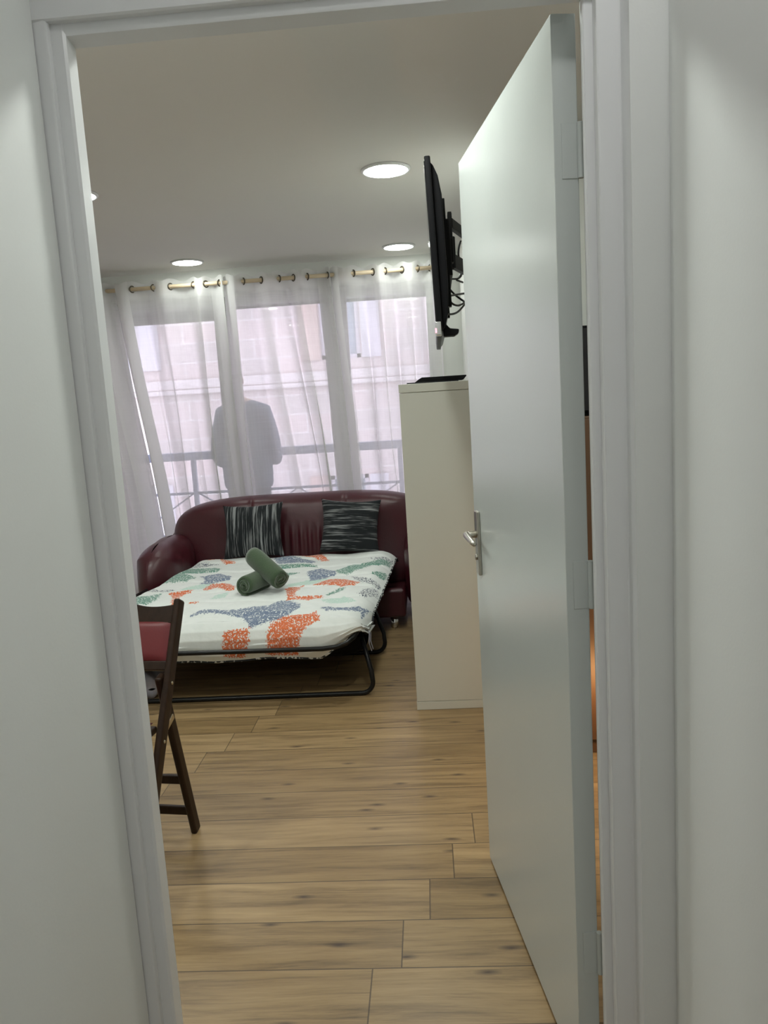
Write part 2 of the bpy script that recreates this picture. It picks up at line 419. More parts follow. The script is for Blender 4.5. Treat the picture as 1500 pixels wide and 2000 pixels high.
# door frame: moulded jambs and head
LJ = [(-.593,1.299), (-.577,1.297), (-.572,1.2985), (-.5705,1.304), (-.571,1.309), (-.552,1.309), (-.5475,1.3125), (-.547,1.345), (-.580,1.345), (-.580,1.40), (-.600,1.40), (-.600,1.299)]
RJ = [(.338,1.276), (.3375,1.29), (.336,1.300), (.3335,1.3065), (.329,1.309), (.3005,1.309), (.2975,1.3105), (.2960,1.314), (.296,1.33), (.2825,1.33), (.2805,1.332), (.280,1.344), (.291,1.345), (.291,1.40), (.338,1.40)]
HD = [(1.2955,2.062), (1.2955,2.036), (1.299,2.033), (1.3105,2.033), (1.3105,2.022), (1.3135,2.016), (1.345,2.010), (1.345,2.035), (1.40,2.035), (1.40,2.062)]
m = MB()
m.prism(LJ, lambda a, b, k: (a, b, 2.06*k)); m.prism(RJ, lambda a, b, k: (a, b, 2.06*k))
m.prism(HD, lambda a, b, k: (-.598+(.340+.598)*k, a, b))
o = m.build('trim_1', 'trim', bevel=.0016, seg=2); struct(o)

# door leaf, open into the room
HP = Vector((.283, 1.395, 0)); dl = Vector((-.1485, .9889, 0)).normalized(); dn = Vector((-dl.y, dl.x, 0))   # dn points to the room's left
def DL(a, b, z): q = HP+dl*a+dn*b; return (q.x, q.y, z)
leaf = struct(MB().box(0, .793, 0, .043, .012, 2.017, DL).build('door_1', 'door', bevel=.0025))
pl = MB().box(.716, .752, .043, .053, .905, 1.085, DL).build('handle_plate', 'satin_metal', leaf, bevel=.003)
m = MB(); m.tube([DL(.732, .05, 1.02), DL(.732, .072, 1.02), DL(.732, .080, 1.02)], [.010, .0085, .0085], 14)
pts = [DL(.736, .079, 1.02), DL(.715, .083, 1.0205), DL(.68, .085, 1.020), DL(.64, .084, 1.016), DL(.622, .082, 1.013)]
m.tube(pts, [.0095, .0095, .0085, .0075, .006], 14)
m.build('door_handle', 'satin_metal', leaf, smooth=True)
m = MB(); m.tube([DL(.734, .053, .955), DL(.734, .057, .955)], .008, 14); m.build('keyhole_rose', 'satin_metal', pl, smooth=True)
for zc in (1.80, 1.045, .30):
    m = MB(); m.box(-.0015, .0005, .0015, .030, zc-.045, zc+.045, DL); m.tube([DL(-.004, -.002, zc-.045), DL(-.004, -.002, zc+.045)], .006, 12)
    h = m.build('hinge', 'door', leaf, bevel=.001)
# second door handle side is hidden; window joinery
for i, (x0, x1) in enumerate(WIN):
    m = MB(); f = .05
    y0, y1 = YW+.10, YW+.16
    m.box(x0, x0+f, y0, y1, 0, WT); m.box(x1-f, x1, y0, y1, 0, WT); m.box(x0+f, x1-f, y0, y1, WT-f, WT); m.box(x0+f, x1-f, y0, y1, 0, .10)
    wf = struct(m.build('window_%d' % (i+1), 'pvc', bevel=.003))
    MB().box(x0+f, x1-f, y0+.025, y0+.035, .10, WT-f).build('pane', 'glass', wf)
    zb = (2.10, 2.098, 2.172, 2.168)[i]
    m = MB(); z = zb
    while z < WT-.055:
        z2 = min(z+.038, WT-.05); m.box(x0+f, x1-f, y1+.004, y1+.016, z, z2-.004); m.box(x0+f, x1-f, y1+.007, y1+.013, z2-.004, z2); z = z2
    m.build('roller_shutter', 'shutter', wf)

# ================================================================== OUTSIDE
struct(MB().box(-4.2, 1.8, YW+.25, 7.05, -.2, -.02).build('balcony_floor', 'balcony'))
rl = thing('balcony_railing', 'dark grey metal balcony railing with crossed bars, seen through the sheer curtains', 'railing', (-1.3, 6.95, -.02))
MB().box(-4.1, 1.7, 6.92, 6.98, .975, 1.05).build('top_rail', 'rail', rl, bevel=.006)
for z, t in ((.67, .012), (.08, .012)):
    MB().box(-4.1, 1.7, 6.942, 6.958, z-t, z+t).build('crossbar', 'rail', rl)
for k in range(4):
    x = -4.05+k*1.9
    MB().box(x-.02, x+.02, 6.93, 6.97, -.02, .98).build('post', 'rail', rl)
    if k < 3:
        for a, b in ((.08, .67), (.67, .08)):
            for h in (0, 1):
                MB().bar((x+.02+.93*h, 6.95, a), (x+.02+.93*(h+1), 6.95, b), .016, .012, (0, 1, 0)).build('lattice_bar', 'rail', rl)
bd = thing('building', 'pinkish stone apartment building across the street, blurred behind the sheer curtains', 'building', (-3, 13, -6))
WX = [(-1.68, -1.02), (-5.4, -4.75), (2.3, 2.95), (-9.1, -8.45)]
WZ = [(2.15, 3.45), (-1.6, .2), (5.7, 7.0)]
m = MB(); xs = sorted(WX)
edges = [-12]+[q for a in xs for q in a]+[7]
for i in range(0, len(edges), 2): m.box(edges[i], edges[i+1], 13, 13.5, -6, 9)
zs = [-6]+[q for a in sorted(WZ) for q in a]+[9]
for a, b in xs:
    for i in range(0, len(zs), 2): m.box(a, b, 13, 13.5, zs[i], zs[i+1])
m.build('facade', 'stone', bd)
for z0, z1, d in ((1.72, 1.80, .10), (1.80, 1.97, .05), (5.2, 5.4, .1), (-2.2, -2.0, .1)):
    MB().box(-12, 7, 13-d, 13, z0, z1).build('cornice', 'cornice', bd, bevel=.02)
for a, b in xs:
    for c, d in WZ:
        m = MB(); f = .07
        m.box(a, a+f, 13.05, 13.15, c, d); m.box(b-f, b, 13.05, 13.15, c, d); m.box(a, b, 13.05, 13.15, d-f, d); m.box(a, b, 13.05, 13.15, c, c+f); m.box((a+b)/2-.03, (a+b)/2+.03, 13.05, 13.15, c, d)
        wf = m.build('window_frame', 'far_frame', bd)
        MB().box(a+f, b-f, 13.12, 13.13, c+f, d-f).build('pane', 'far_glass', wf)
        for sx in (a-.34, b+.02):
            MB().box(sx, sx+.32, 12.95, 13, c, d).build('window_shutter', 'far_shutter' if sx < a else 'far_frame', bd)
struct(MB().box(-14, 9, 7.6, 13, -6.2, -6).build('street', 'balcony'))

# person on the balcony, back to the room
def skin_mesh(name, joints, bones, mat, parent, root=0, sub=2, off=(0, 0, 0)):
    me = bpy.data.meshes.new(name); O = Vector(off)
    c = Vector(joints[root][:3])+O
    me.from_pydata([Vector(j[:3])+O-c for j in joints], bones, []); me.materials.append(MT[mat])
    o = bpy.data.objects.new(name, me); C.objects.link(o)
    s = o.modifiers.new('skin', 'SKIN'); s.use_smooth_shade = True
    for i, j in enumerate(joints):
        v = me.skin_vertices[0].data[i]; v.radius = (j[3], j[4] if len(j) > 4 else j[3]); v.use_root = (i == root)
    b = o.modifiers.new('sub', 'SUBSURF'); b.levels = sub; b.render_levels = sub
    WL[o.name] = c; o.parent = parent; o.location = c-WL[parent.name]
    return o
PX, PY = -1.525, 6.42
per = thing('person', 'person standing on balcony in blue-grey jacket, seen from behind through the curtains', 'person', (PX, PY, -.02))
P = (PX, PY, 0)
J = [(0,0,.94,.125,.10), (0,0,1.12,.115,.09), (0,.01,1.30,.135,.10), (-.015,.01,1.42,.10,.075), (-.045,.015,1.50,.05), (-.06,.02,1.57,.055), (-.07,.03,1.64,.078,.09), (-.075,.03,1.72,.068,.08)]
Bn = [(0,1), (1,2), (2,3), (3,4), (4,5), (5,6), (6,7)]
def limb(pts, at):
    k = len(J); J.extend(pts); Bn.append((at, k)); Bn.extend((k+i, k+i+1) for i in range(len(pts)-1)); return k+len(pts)-1
for s in (-1, 1):
    limb([(s*.10,0,.86,.085), (s*.11,.01,.50,.058), (s*.11,.02,.48,.056), (s*.115,.0,.09,.04), (s*.12,.09,.02,.035), (s*.12,.16,.015,.028)], 0)
    wr = limb([(s*.185,.01,1.40,.06), (s*.24,.0,1.04,.042), (s*.24,.03,.99,.04), (s*.19,.27,.99,.028), (s*.175,.32,1.035,.03,.018), (s*.17,.375,1.055,.034,.016)], 3)
    for q, (dx, ln) in enumerate(((-.026, .062), (-.009, .072), (.009, .068), (.026, .052))):
        limb([(s*.17+dx, .385, 1.062, .0095), (s*.17+dx*1.1, .385+ln*.6, 1.062, .009), (s*.17+dx*1.1, .385+ln, 1.045, .0075)], wr)
    limb([(s*.17-s*.035, .35, 1.05, .011), (s*.17-s*.052, .385, 1.055, .0085)], wr-1)
skin_mesh('body', [(a+PX, b+PY, c)+tuple(r) for a, b, c, *r in J], Bn, 'skin', per)
JJ = [(0,0,.72,.22,.12), (0,0,.95,.235,.125), (0,0,1.15,.225,.125), (0,.01,1.29,.19,.125), (-.01,.01,1.40,.15,.095), (-.055,.012,1.475,.075,.075)]
JB = [(0,1), (1,2), (2,3), (3,4), (4,5)]
for s in (-1, 1):
    k = len(JJ); JJ += [(s*.175,.01,1.375,.08), (s*.205,.005,1.24,.08), (s*.235,.0,1.03,.078), (s*.225,.06,.97,.07), (s*.19,.24,.985,.046)]
    JB += [(4,k)]+[(k+i, k+i+1) for i in range(4)]
skin_mesh('jacket', [(a+PX, b+PY, c)+tuple(r) for a, b, c, *r in JJ], JB, 'jacket', per, root=1)
TJ = [(0,0,.92,.14,.11)]; TB = []
for s in (-1, 1):
    k = len(TJ); TJ += [(s*.10,0,.82,.10), (s*.11,.01,.48,.075), (s*.115,.0,.09,.065)]; TB += [(0,k), (k,k+1), (k+1,k+2)]
skin_mesh('trousers', [(a+PX, b+PY, c)+tuple(r) for a, b, c, *r in TJ], TB, 'trousers', per)
for s in (-1, 1):
    skin_mesh('shoe', [(PX+s*.115, PY-.02, .035, .05), (PX+s*.12, PY+.08, .03, .048), (PX+s*.125, PY+.19, .02, .035)], [(0,1), (1,2)], 'shoe', per)
m = MB()
def hair(i, j):
    th = 2*math.pi*i; ph = math.pi*.62*j
    fx = 1 if math.sin(th) < .35 else .86
    return (PX-.073+.088*math.sin(ph)*math.cos(th), PY+.028+.105*math.sin(ph)*math.sin(th)*fx-.01, 1.665+.115*math.cos(ph))
m.grid(hair, 24, 12); m.build('hair', 'hair', per, smooth=True)
m = MB(); m.tube([(PX-.073, PY+.118, 1.67), (PX-.073, PY+.140, 1.635), (PX-.073, PY+.118, 1.625)], [.008, .014, .008], 10); m.build('nose', 'skin', per, smooth=True)
for s in (-1, 1):
    m = MB(); m.torus((PX-.07+s*.083, PY+.03, 1.645), .020, .008, (1, .2, 0)); m.build('ear', 'skin', per, smooth=True)

# ================================================================== CURTAINS
m = MB(); m.tube([(-3.45, 5.70, 2.3245), (.275, 5.70, 2.3245)], .0145, 16)
rod = m.build('curtain_rod', 'rod', smooth=True); tag(rod, 'pale wooden curtain rod threaded through curtain eyelets below the ceiling', 'curtain rod')
for x in (-3.3, .20):
    m = MB(); m.box(x-.008, x+.008, 5.70, YW, 2.295, 2.310); m.torus((x, 5.70, 2.3245), .018, .004, (1, 0, 0)); m.build('rod_bracket', 'bronze', rod)
def phase(x, cr):
    if x <= cr[0]: return (x-cr[0])/(cr[1]-cr[0])
    for i in range(len(cr)-1):
        if x <= cr[i+1]: return i+(x-cr[i])/(cr[i+1]-cr[i])
    return len(cr)-1+(x-cr[-1])/(cr[-1]-cr[-2])
def curtain(label, X0, X1, cr, sgn, lean, fl, fr, seed, extra=()):
    rd = random.Random(seed); ph = [rd.uniform(0, 6.28) for _ in range(6)]
    nu, nz = 300, 70; ZT, ZB = 2.372, .015; lay = []
    def P(i, j):
        t = i; z = ZT+(ZB-ZT)*j
        h = (2.33-z)/2.3; h = max(0, h)
        turn = 0; x = X0+(X1-X0)*t; yo = 0
        if fl and t < .09: q = 1-t/.09; x = X0+(X1-X0)*.09+(.0-.09*(X1-X0)) * 0 + (X0-(X0+(X1-X0)*.09))*(1-abs(1-2*q)) ; x += fl*(max(0, q-.5)*2)*.55; yo -= .035*max(0, q-.45)
        if fr and t > .91: q = (t-.91)/.09; xm = X0+(X1-X0)*.91; x = xm+(X1-xm)*(1-abs(1-2*q)); x -= fr*(max(0, q-.5)*2)*.55; yo -= .035*max(0, q-.45)
        a = .036+.022*h
        pz = phase(x, cr)
        y = 5.70-sgn*a*math.sin(math.pi*pz)
        y += (.010*math.sin(31*x+ph[0]+2*h)+.007*math.sin(57*x+ph[1]-3*h))*min(1, h*3)
        xs = x+lean(t)*h**1.15+.012*math.sin(9*h+ph[3]+t*5)*h
        # cloth doubling back on itself where it bunches
        xs += .016*min(1, h*2.2)*math.sin(2*math.pi*pz+ph[4]*.2)+.006*h*math.sin(43*x+ph[5])
        zz = z + (.010*math.cos(math.pi*2*pz) if j == 0 else 0)
        return (xs, y+yo, zz)
    for i in range(nu+1):
        for j in range(nz+1):
            t = i/nu; z = ZT+(ZB-ZT)*j/nz; L = 1.0
            if t < .03 or t > .97: L += 1.3
            if z > 2.245: L += 1.6
            for c0, wd, am in extra: L += am*math.exp(-((t-c0)/wd)**2)*min(1, 1)
            lay.append(L)
    m = MB(); m.grid(P, nu, nz)
    o = m.build('sheer_curtain', 'curtain', smooth=True, attrs={'layers': lay}, fixn=False)
    tag(o, label, 'curtain', 'sheer eyelet curtains on the rod')
    for x in cr:
        if X0 < x < X1:
            e = MB(); e.torus((x, 5.70, 2.3245), .0225, .0045, (.8, .6*sgn, 0)); e.build('eyelet', 'bronze', o, smooth=True)
curtain('sheer white curtain panel farthest left, half hidden by the left door jamb', -3.2, -2.235, [-3.1, -2.96, -2.83, -2.69, -2.55, -2.42, -2.29], -1, lambda t: .27*t**3, 0, .04, 3)
curtain('sheer white curtain panel with a grey slanting fold, above the sofa\'s left armrest', -2.215, -1.415, [-2.093, -1.933, -1.806, -1.634, -1.544, -1.44], -1, lambda t: .22*(1-t)**1.5+.03, .05, .05, 11, [(.035, .04, 2.2), (.97, .02, 1.4)])
curtain('sheer white middle curtain panel, with a standing figure showing through', -1.425, -.63, [-1.385, -1.268, -1.137, -1.005, -.901, -.80, -.655], 1, lambda t: .02+.22*math.exp(-((t-.55)/.28)**2)+.05*t, .05, .05, 23, [(.015, .018, 2.0)])
curtain('sheer white curtain panel at right, between the other panels and the wall-mounted television', -.675, .15, [-.60, -.465, -.324, -.236, -.114, -.004, .09], 1, lambda t: .03+.06*(1-t), .05, 0, 31, [(.02, .015, 1.6)])

# ================================================================== LIGHTS OF THE ROOM
def downlight(x, y, z, r, label, mat, grp='recessed ceiling lights', name='recessed_ceiling_light'):
    t = thing(name, label, 'ceiling light', (x, y, z-.012), grp)
    m = MB(); pr = [(r, z-.0005), (r, z-.006), (r-.006, z-.011), (r-.014, z-.011), (r-.014, z-.0005)]
    seg = 48; vs = [(x+q*math.cos(2*math.pi*k/seg), y+q*math.sin(2*math.pi*k/seg), h) for q, h in pr for k in range(seg)]
    fs = [(i*seg+k, i*seg+(k+1) % seg, ((i+1) % 5)*seg+(k+1) % seg, ((i+1) % 5)*seg+k) for i in range(5) for k in range(seg)]
    m.add(vs, fs); m.build('trim_ring', 'pvc', t, smooth=True)
    m = MB(); m.lathe([(r-.0145, z-.002), (r-.0145, z-.009)], lambda a, b, h: (x+a, y+b, h), 48); m.build('diffuser', mat, t)
    return t
downlight(-.122, 3.70, ZC, .114, 'round recessed ceiling light nearest the door, the largest one in view', 'lamp')
downlight(-.124, 5.49, ZC, .114, 'round recessed ceiling light at far right, beside the top of the television', 'farlamp')
downlight(-1.606, 5.49, ZC, .114, 'round recessed ceiling light at far left, above the left curtain panels', 'farlamp')
downlight(-1.595, 3.70, ZC, .114, 'recessed ceiling light almost wholly hidden behind the left door jamb', 'lamp')
downlight(-.122, 1.91, ZC, .114, 'recessed ceiling light just inside the doorway, hidden above the door head', 'lamp')
downlight(-1.606, 1.91, ZC, .114, 'recessed ceiling light beside the inner doorway wall, hidden behind the left jamb', 'lamp')
downlight(.20, .78, 2.52, .10, 'recessed hallway ceiling light overhead, outside the picture above the doorway', 'halllamp', 'hallway lights', 'hall_ceiling_light')
downlight(-.09, -1.2, 2.52, .10, 'added unseen fill light on the hallway ceiling, behind the viewpoint', 'hallfill', 'hallway lights', 'hall_ceiling_light')  # fill lamp added to even out the hall light
downlight(1.05, 2.30, ZC, .114, 'neutral recessed ceiling light in the corner hidden behind the open door', 'farlamp')
nl = thing('table_lamp', 'small warm globe lamp standing on the floor behind the open door', 'lamp', (.62, 2.65, 0))
m = MB(); m.lathe([(.05, 0), (.05, .012), (.012, .03), (.010, .22), (.025, .235)], lambda a, b, h: (.62+a, 2.65+b, h), 24); m.build('base', 'brass', nl, smooth=True)
m = MB(); m.grid(lambda i, j: (.62+.055*math.sin(math.pi*j)*math.cos(2*math.pi*i), 2.65+.055*math.sin(math.pi*j)*math.sin(2*math.pi*i), .289-.055*math.cos(math.pi*j)), 24, 12); m.build('globe', 'warmlamp', nl, smooth=True)

# ================================================================== SOFA BED
def puff(cen, eu, ev, en, hu, hv, T, ex=3.2, pw=5, nu=60, nv=60, dfm=None):
    # plump slab: a square grid eased onto a superellipse outline, front and back
    m = MB(); cen, eu, ev, en = Vector(cen), Vector(eu), Vector(ev), Vector(en)
    for side in (1, -1):
        def fn(i, j):
            a, b = math.sin(math.pi/2*(2*i-1)), math.sin(math.pi/2*(2*j-1))
            r = max(abs(a), abs(b))
            k = 1/((abs(a/r)**ex+abs(b/r)**ex)**(1/ex)) if r > 1e-6 else 1
            f = 1-r*r*(1-k); u, v = a*f, b*f
            n = T*max(0, 1-r**pw)**.5*side
            if dfm: u, v, n = dfm(u, v, n, side)
            return tuple(cen+eu*hu*u+ev*hv*v+en*n)
        m.grid(fn, nu, nv)
    return m
def weld(o, d=.0008):
    bm = bmesh.new(); bm.from_mesh(o.data); bmesh.ops.remove_doubles(bm, verts=bm.verts, dist=d); bmesh.ops.recalc_face_normals(bm, faces=bm.faces); bm.to_mesh(o.data); bm.free()
    o.data.polygons.foreach_set('use_smooth', [True]*len(o.data.polygons)); return o
sofa = thing('sofa_bed', 'burgundy leather sofa with its bed unfolded, in front of the curtains', 'sofa bed', (-.94, 4.9, 0))
def back_d(u, v, n, side):
    x = u*.955
    if side > 0:
        # pleats gathered in the middle, shallow seams either side of them
        if abs(x) < .30 and v < .45:
            k = min(1, (.30-abs(x))/.05)*min(1, (.45-v)/.25)
            n += .007*k*math.sin(x*105)
        for sx in (-.34, .33): n -= .012*math.exp(-((x-sx)/.012)**2)*(1 if v > -.6 else 0)
        n += .012*math.sin(x*6+1)*math.cos(v*3)
    return u, v, n
bt = puff((-.915, 5.36, .435), (1, 0, 0), (0, .10, .995), (0, -1, .10), 0.932, .362, .17, 3.9, 8, 240, 60, dfm=back_d)
weld(bt.build('backrest', 'leather', sofa))
def arm_d(s):
    def f(u, v, n, side):
        k = 1-.12*max(0, -u)
        return u, v, n*k+.006*math.sin(u*9)*side
    return f
for s, xc in ((-1, -1.80), (1, -.055)):
    a = puff((xc+.012*(s<0), 5.02, .315), (0, 1, 0), (0, 0, 1), (s, 0, 0), .44, .265, .135, 2.7, 4, dfm=arm_d(s))
    weld(a.build('armrest', 'leather', sofa))
    a = puff((xc+.02*(s<0), 5.42, .36), (1, 0, 0), (0, 0, 1), (0, 1, 0), .125, .235, .11, 2.4, 4); weld(a.build('armrest_wing', 'leather', sofa))
m = MB(); m.box(-1.68, -.185, 4.59, 4.66, .075, .255); m.box(-1.68, -.185, 4.66, 5.30, .075, .16)
m.build('seat_base', 'leather', sofa, bevel=.022, seg=4)
for x, y in ((-.262, 4.65), (-1.62, 4.65), (-.262, 5.35), (-1.62, 5.35)):
    m = MB(); m.lathe([(.020, .0), (.024, .004), (.024, .075)], lambda a, b, h, x=x, y=y: (x+a, y+b, h), 20); m.build('leg', 'chrome', sofa, smooth=True)
# fold-out frame
R_ = .0115
def rail_path():
    p = [(-1.78, 4.55, .335), (-1.77, 4.1, .36), (-1.755, 3.68, .365)]
    p += [(-1.74, 3.58, .345), (-1.71, 3.50, .305), (-1.65, 3.455, .282), (-1.55, 3.448, .280)]
    p += [(-1.2, 3.447, .279), (-.9, 3.447, .276), (-.62, 3.447, .273), (-.54, 3.449, .272), (-.475, 3.457, .276), (-.43, 3.475, .286), (-.398, 3.51, .302), (-.382, 3.57, .316), (-.376, 3.70, .322)]
    p += [(-.37, 4.1, .318), (-.36, 4.55, .300)]
    return p
m = MB(); m.tube(rail_path(), R_, 12); m.build('bed_rail', 'black_metal', sofa, smooth=True)
def leg(x0, x1, y, ytop, ztop, xi=0):
    r = .055; z0 = .0125
    L = [(x0+xi, ytop, ztop), (x0+.004, y+.002, .12)]
    L += [tuple(v) for v in arc((x0+r, y, z0+r), r, math.pi, 1.5*math.pi, (1, 0, 0), (0, 0, 1), 7)]
    L += [tuple(v) for v in arc((x1-r, y, z0+r), r, 1.5*math.pi, 2*math.pi, (1, 0, 0), (0, 0, 1), 7)]
    L += [(x1-.004, y+.002, .12), (x1-xi, ytop, ztop)]
    m = MB(); m.tube(L, R_, 12); return m
leg(-1.765, -.322, 3.54, 3.64, .305, .06).build('bed_leg', 'black_metal', sofa, smooth=True)
leg(-1.765, -.295, 4.145, 4.22, .305, .075).build('bed_leg', 'black_metal', sofa, smooth=True)
m = MB()
for x in (-1.72, -.345): m.tube([(x, 3.6, .295), (x, 4.62, .285)], .011, 10); m.tube([(x, 3.62, .31), (x+.004, 3.85, .235), (x, 4.2, .30)], .007, 8)
for y in (3.75, 4.05, 4.35): m.tube([(-1.72, y, .288), (-.345, y, .288)], .008, 8)
m.build('bed_frame', 'black_metal', sofa, smooth=True)
MB().box(-1.64, -.42, 3.60, 5.08, .30, .362).build('mattress', 'mattress', sofa, bevel=.03, seg=4)
m = MB(); m.grid(lambda i, j: (-1.70+1.33*i, 3.60+.86*j, .275-.165*(max(0, 1-(2*j-1)**4))**.6*(.75+.25*max(0, 1-(2*i-1)**8))), 30, 20)  # added black sheet standing in for the shade under the bed
MT['shade_sheet'] = plain('black_shade_sheet', (.006, .006, .006), .9, spec=.1, var=.2)
m.build('added_bed_shade', 'shade_sheet', sofa, smooth=True)
for k, x in enumerate((-.335, -.33)):
    m = MB(); y = 3.62+.03*k; m.tube([(x-.03, y, .32), (x+.006, y-.02, .30), (x+.004, y-.05, .25), (x+.014, y-.045, .21)], .0022, 6); m.build('mattress_tie', 'bag', sofa)

# ------------------------------------------------------------------ duvet
DUV_PATH=[(3.502,.216),(3.482,.250),(3.474,.290),(3.478,.325),(3.500,.362),(3.545,.392),(3.62,.408),(3.80,.416),(4.2,.414),(4.7,.412),(5.02,.412),(5.10,.395),(5.13,.365)]
def _path(t):
    L=[0.0]
    for a,b in zip(DUV_PATH,DUV_PATH[1:]): L.append(L[-1]+math.hypot(b[0]-a[0],b[1]-a[1]))
    d=t*L[-1]
    for i in range(len(L)-1):
        if d<=L[i+1]+1e-9:
            k=(d-L[i])/(L[i+1]-L[i]); a,b=DUV_PATH[i],DUV_PATH[i+1]
            return a[0]+(b[0]-a[0])*k, a[1]+(b[1]-a[1])*k
    return DUV_PATH[-1]
def duvet_point(s,t):
    y,z=_path(t)
    xr=-.250-.065*(5.0-y)/1.4; xl=-1.635-.10*(5.1-y)/1.4
    x=xl+(xr-xl)*s
    # rounded front corners
    r=.22
    for d in (xr-x, x-xl):
        if d<r:
            c=r-math.sqrt(max(0,r*r-(r-d)**2))
            y+=c*.85*max(0,1-(y-3.47)/.5)
    for d in (xr-x, x-xl):
        if d<.24 and z<.37: z+=(.37-z)*(1-d/.24)**1.1*.92
    # sides droop
    for d in (xr-x, x-xl):
        if d<.10: 
            k=1-d/.10; z-=.055*k**2.2*min(1,max(0,(z-.22)/.15))
    if y>3.56:
        for yk in (3.615,3.87,4.13,4.39,4.65,4.91):
            z-=.012*math.exp(-((y-yk-.012*math.sin(x*5))/.018)**2)
        z+=.006*math.sin(x*9+y*4)*math.sin(y*7-x*3)+.0035*math.sin(x*23+y*11)
    else:
        y+=.005*math.sin(x*16)+.003*math.sin(x*37+1)
    if t<.05: z+=.006*math.sin(x*14+.5)
    return x,y,z

DUVET_SHAPES = [
 ('o', [(0.531,0.931),(0.631,0.973),(0.704,0.823),(0.673,0.823),(0.623,0.896),(0.538,0.935)]),
 ('o', [(0.627,0.412),(0.685,0.458),(0.681,0.346),(0.688,0.315),(0.792,0.308),(0.796,0.292),(0.754,0.258),(0.669,0.308),(0.646,0.385)]),
 ('o', [(0.727,0.458),(0.785,0.512),(0.838,0.512),(0.908,0.469),(0.892,0.446),(0.854,0.392),(0.788,0.45)]),
 ('o', [(0.658,0.012),(0.665,0.065),(0.665,0.092),(0.677,0.115),(0.731,0.138),(0.808,0.158),(0.831,0.115),(0.804,0.104),(0.781,0.085),(0.769,0.062),(0.754,0.012)]),
 ('o', [(0.512,0.019),(0.515,0.085),(0.596,0.096),(0.596,0.058),(0.577,0.012)]),
 ('b', [(0.381,0.992),(0.431,0.988),(0.596,0.846),(0.646,0.812),(0.635,0.777),(0.477,0.8)]),
 ('b', [(0.654,0.65),(0.7,0.688),(0.773,0.638),(0.785,0.596),(0.754,0.527),(0.7,0.523),(0.673,0.596)]),
 ('b', [(0.554,0.192),(0.623,0.219),(0.642,0.304),(0.727,0.238),(0.742,0.196),(0.715,0.162),(0.7,0.123),(0.654,0.115),(0.608,0.1),(0.592,0.112),(0.569,0.146),(0.496,0.188),(0.477,0.188),(0.512,0.204)]),
 ('b', [(0.823,0.185),(0.838,0.2),(0.95,0.181),(0.985,0.162),(0.973,0.123),(0.962,0.146),(0.896,0.173),(0.838,0.169)]),
 ('n', [(0.858,0.55),(0.927,0.515),(0.985,0.481),(0.988,0.446),(0.958,0.45),(0.904,0.481)]),
 ('n', [(0.896,0.827),(0.938,0.819),(0.992,0.873),(0.996,0.827),(0.923,0.785)]),
 ('g', [(0.419,0.788),(0.546,0.773),(0.662,0.75),(0.681,0.712),(0.596,0.735),(0.462,0.723),(0.438,0.75)]),
 ('g', [(0.773,0.65),(0.831,0.692),(0.9,0.762),(0.988,0.823),(0.988,0.75),(0.931,0.719),(0.888,0.635),(0.838,0.592),(0.8,0.608)]),
 ('g', [(0.535,0.604),(0.562,0.654),(0.619,0.65),(0.596,0.635),(0.554,0.577)]),
 ('g', [(0.938,0.581),(0.988,0.65),(0.996,0.604),(0.977,0.55)]),
 ('p', [(0.619,0.465),(0.681,0.535),(0.773,0.523),(0.731,0.473),(0.631,0.454)]),
 ('g', [(0.812,0.315),(0.85,0.373),(0.869,0.377),(0.862,0.35),(0.835,0.319)]),
 ('n', [(0.931,0.308),(0.946,0.381),(0.981,0.431),(0.996,0.354),(0.958,0.292)]),
 ('p', [(0.808,0.262),(0.881,0.296),(0.931,0.231),(0.838,0.235)]),
 ('o', [(0.092,0.923),(0.15,0.935),(0.238,0.881),(0.219,0.835),(0.108,0.992)]),
 ('o', [(0.15,0.446),(0.235,0.465),(0.227,0.388),(0.227,0.346),(0.246,0.304),(0.231,0.304),(0.204,0.373)]),
 ('o', [(0.273,0.481),(0.281,0.542),(0.342,0.531),(0.404,0.473),(0.415,0.427),(0.377,0.454),(0.323,0.496),(0.288,0.465)]),
 ('o', [(0.3,0.304),(0.331,0.304),(0.338,0.273),(0.304,0.3)]),
 ('n', [(0.042,0.823),(0.035,0.896),(0.108,0.881),(0.188,0.827),(0.142,0.815),(0.042,0.827)]),
 ('g', [(0.042,0.7),(0.042,0.812),(0.219,0.765),(0.227,0.735),(0.142,0.708),(0.042,0.7)]),
 ('g', [(0.031,0.604),(0.0,0.769),(0.173,0.627),(0.15,0.588),(0.088,0.588)]),
 ('b', [(0.188,0.65),(0.254,0.677),(0.327,0.627),(0.338,0.569),(0.277,0.55),(0.231,0.55),(0.227,0.6)]),
 ('n', [(0.042,0.469),(0.042,0.508),(0.085,0.481),(0.158,0.485),(0.146,0.462),(0.073,0.454)]),
 ('g', [(0.05,0.392),(0.104,0.381),(0.119,0.442),(0.154,0.342),(0.146,0.304),(0.088,0.304)]),
 ('b', [(0.369,0.173),(0.385,0.2),(0.492,0.204),(0.615,0.227),(0.65,0.119),(0.6,0.1),(0.585,0.119),(0.538,0.169),(0.473,0.177),(0.396,0.177)]),
 ('p', [(0.373,0.327),(0.365,0.396),(0.404,0.408),(0.412,0.354)]),
 ('p', [(0.181,0.481),(0.242,0.542),(0.3,0.585),(0.273,0.492),(0.219,0.465)])]

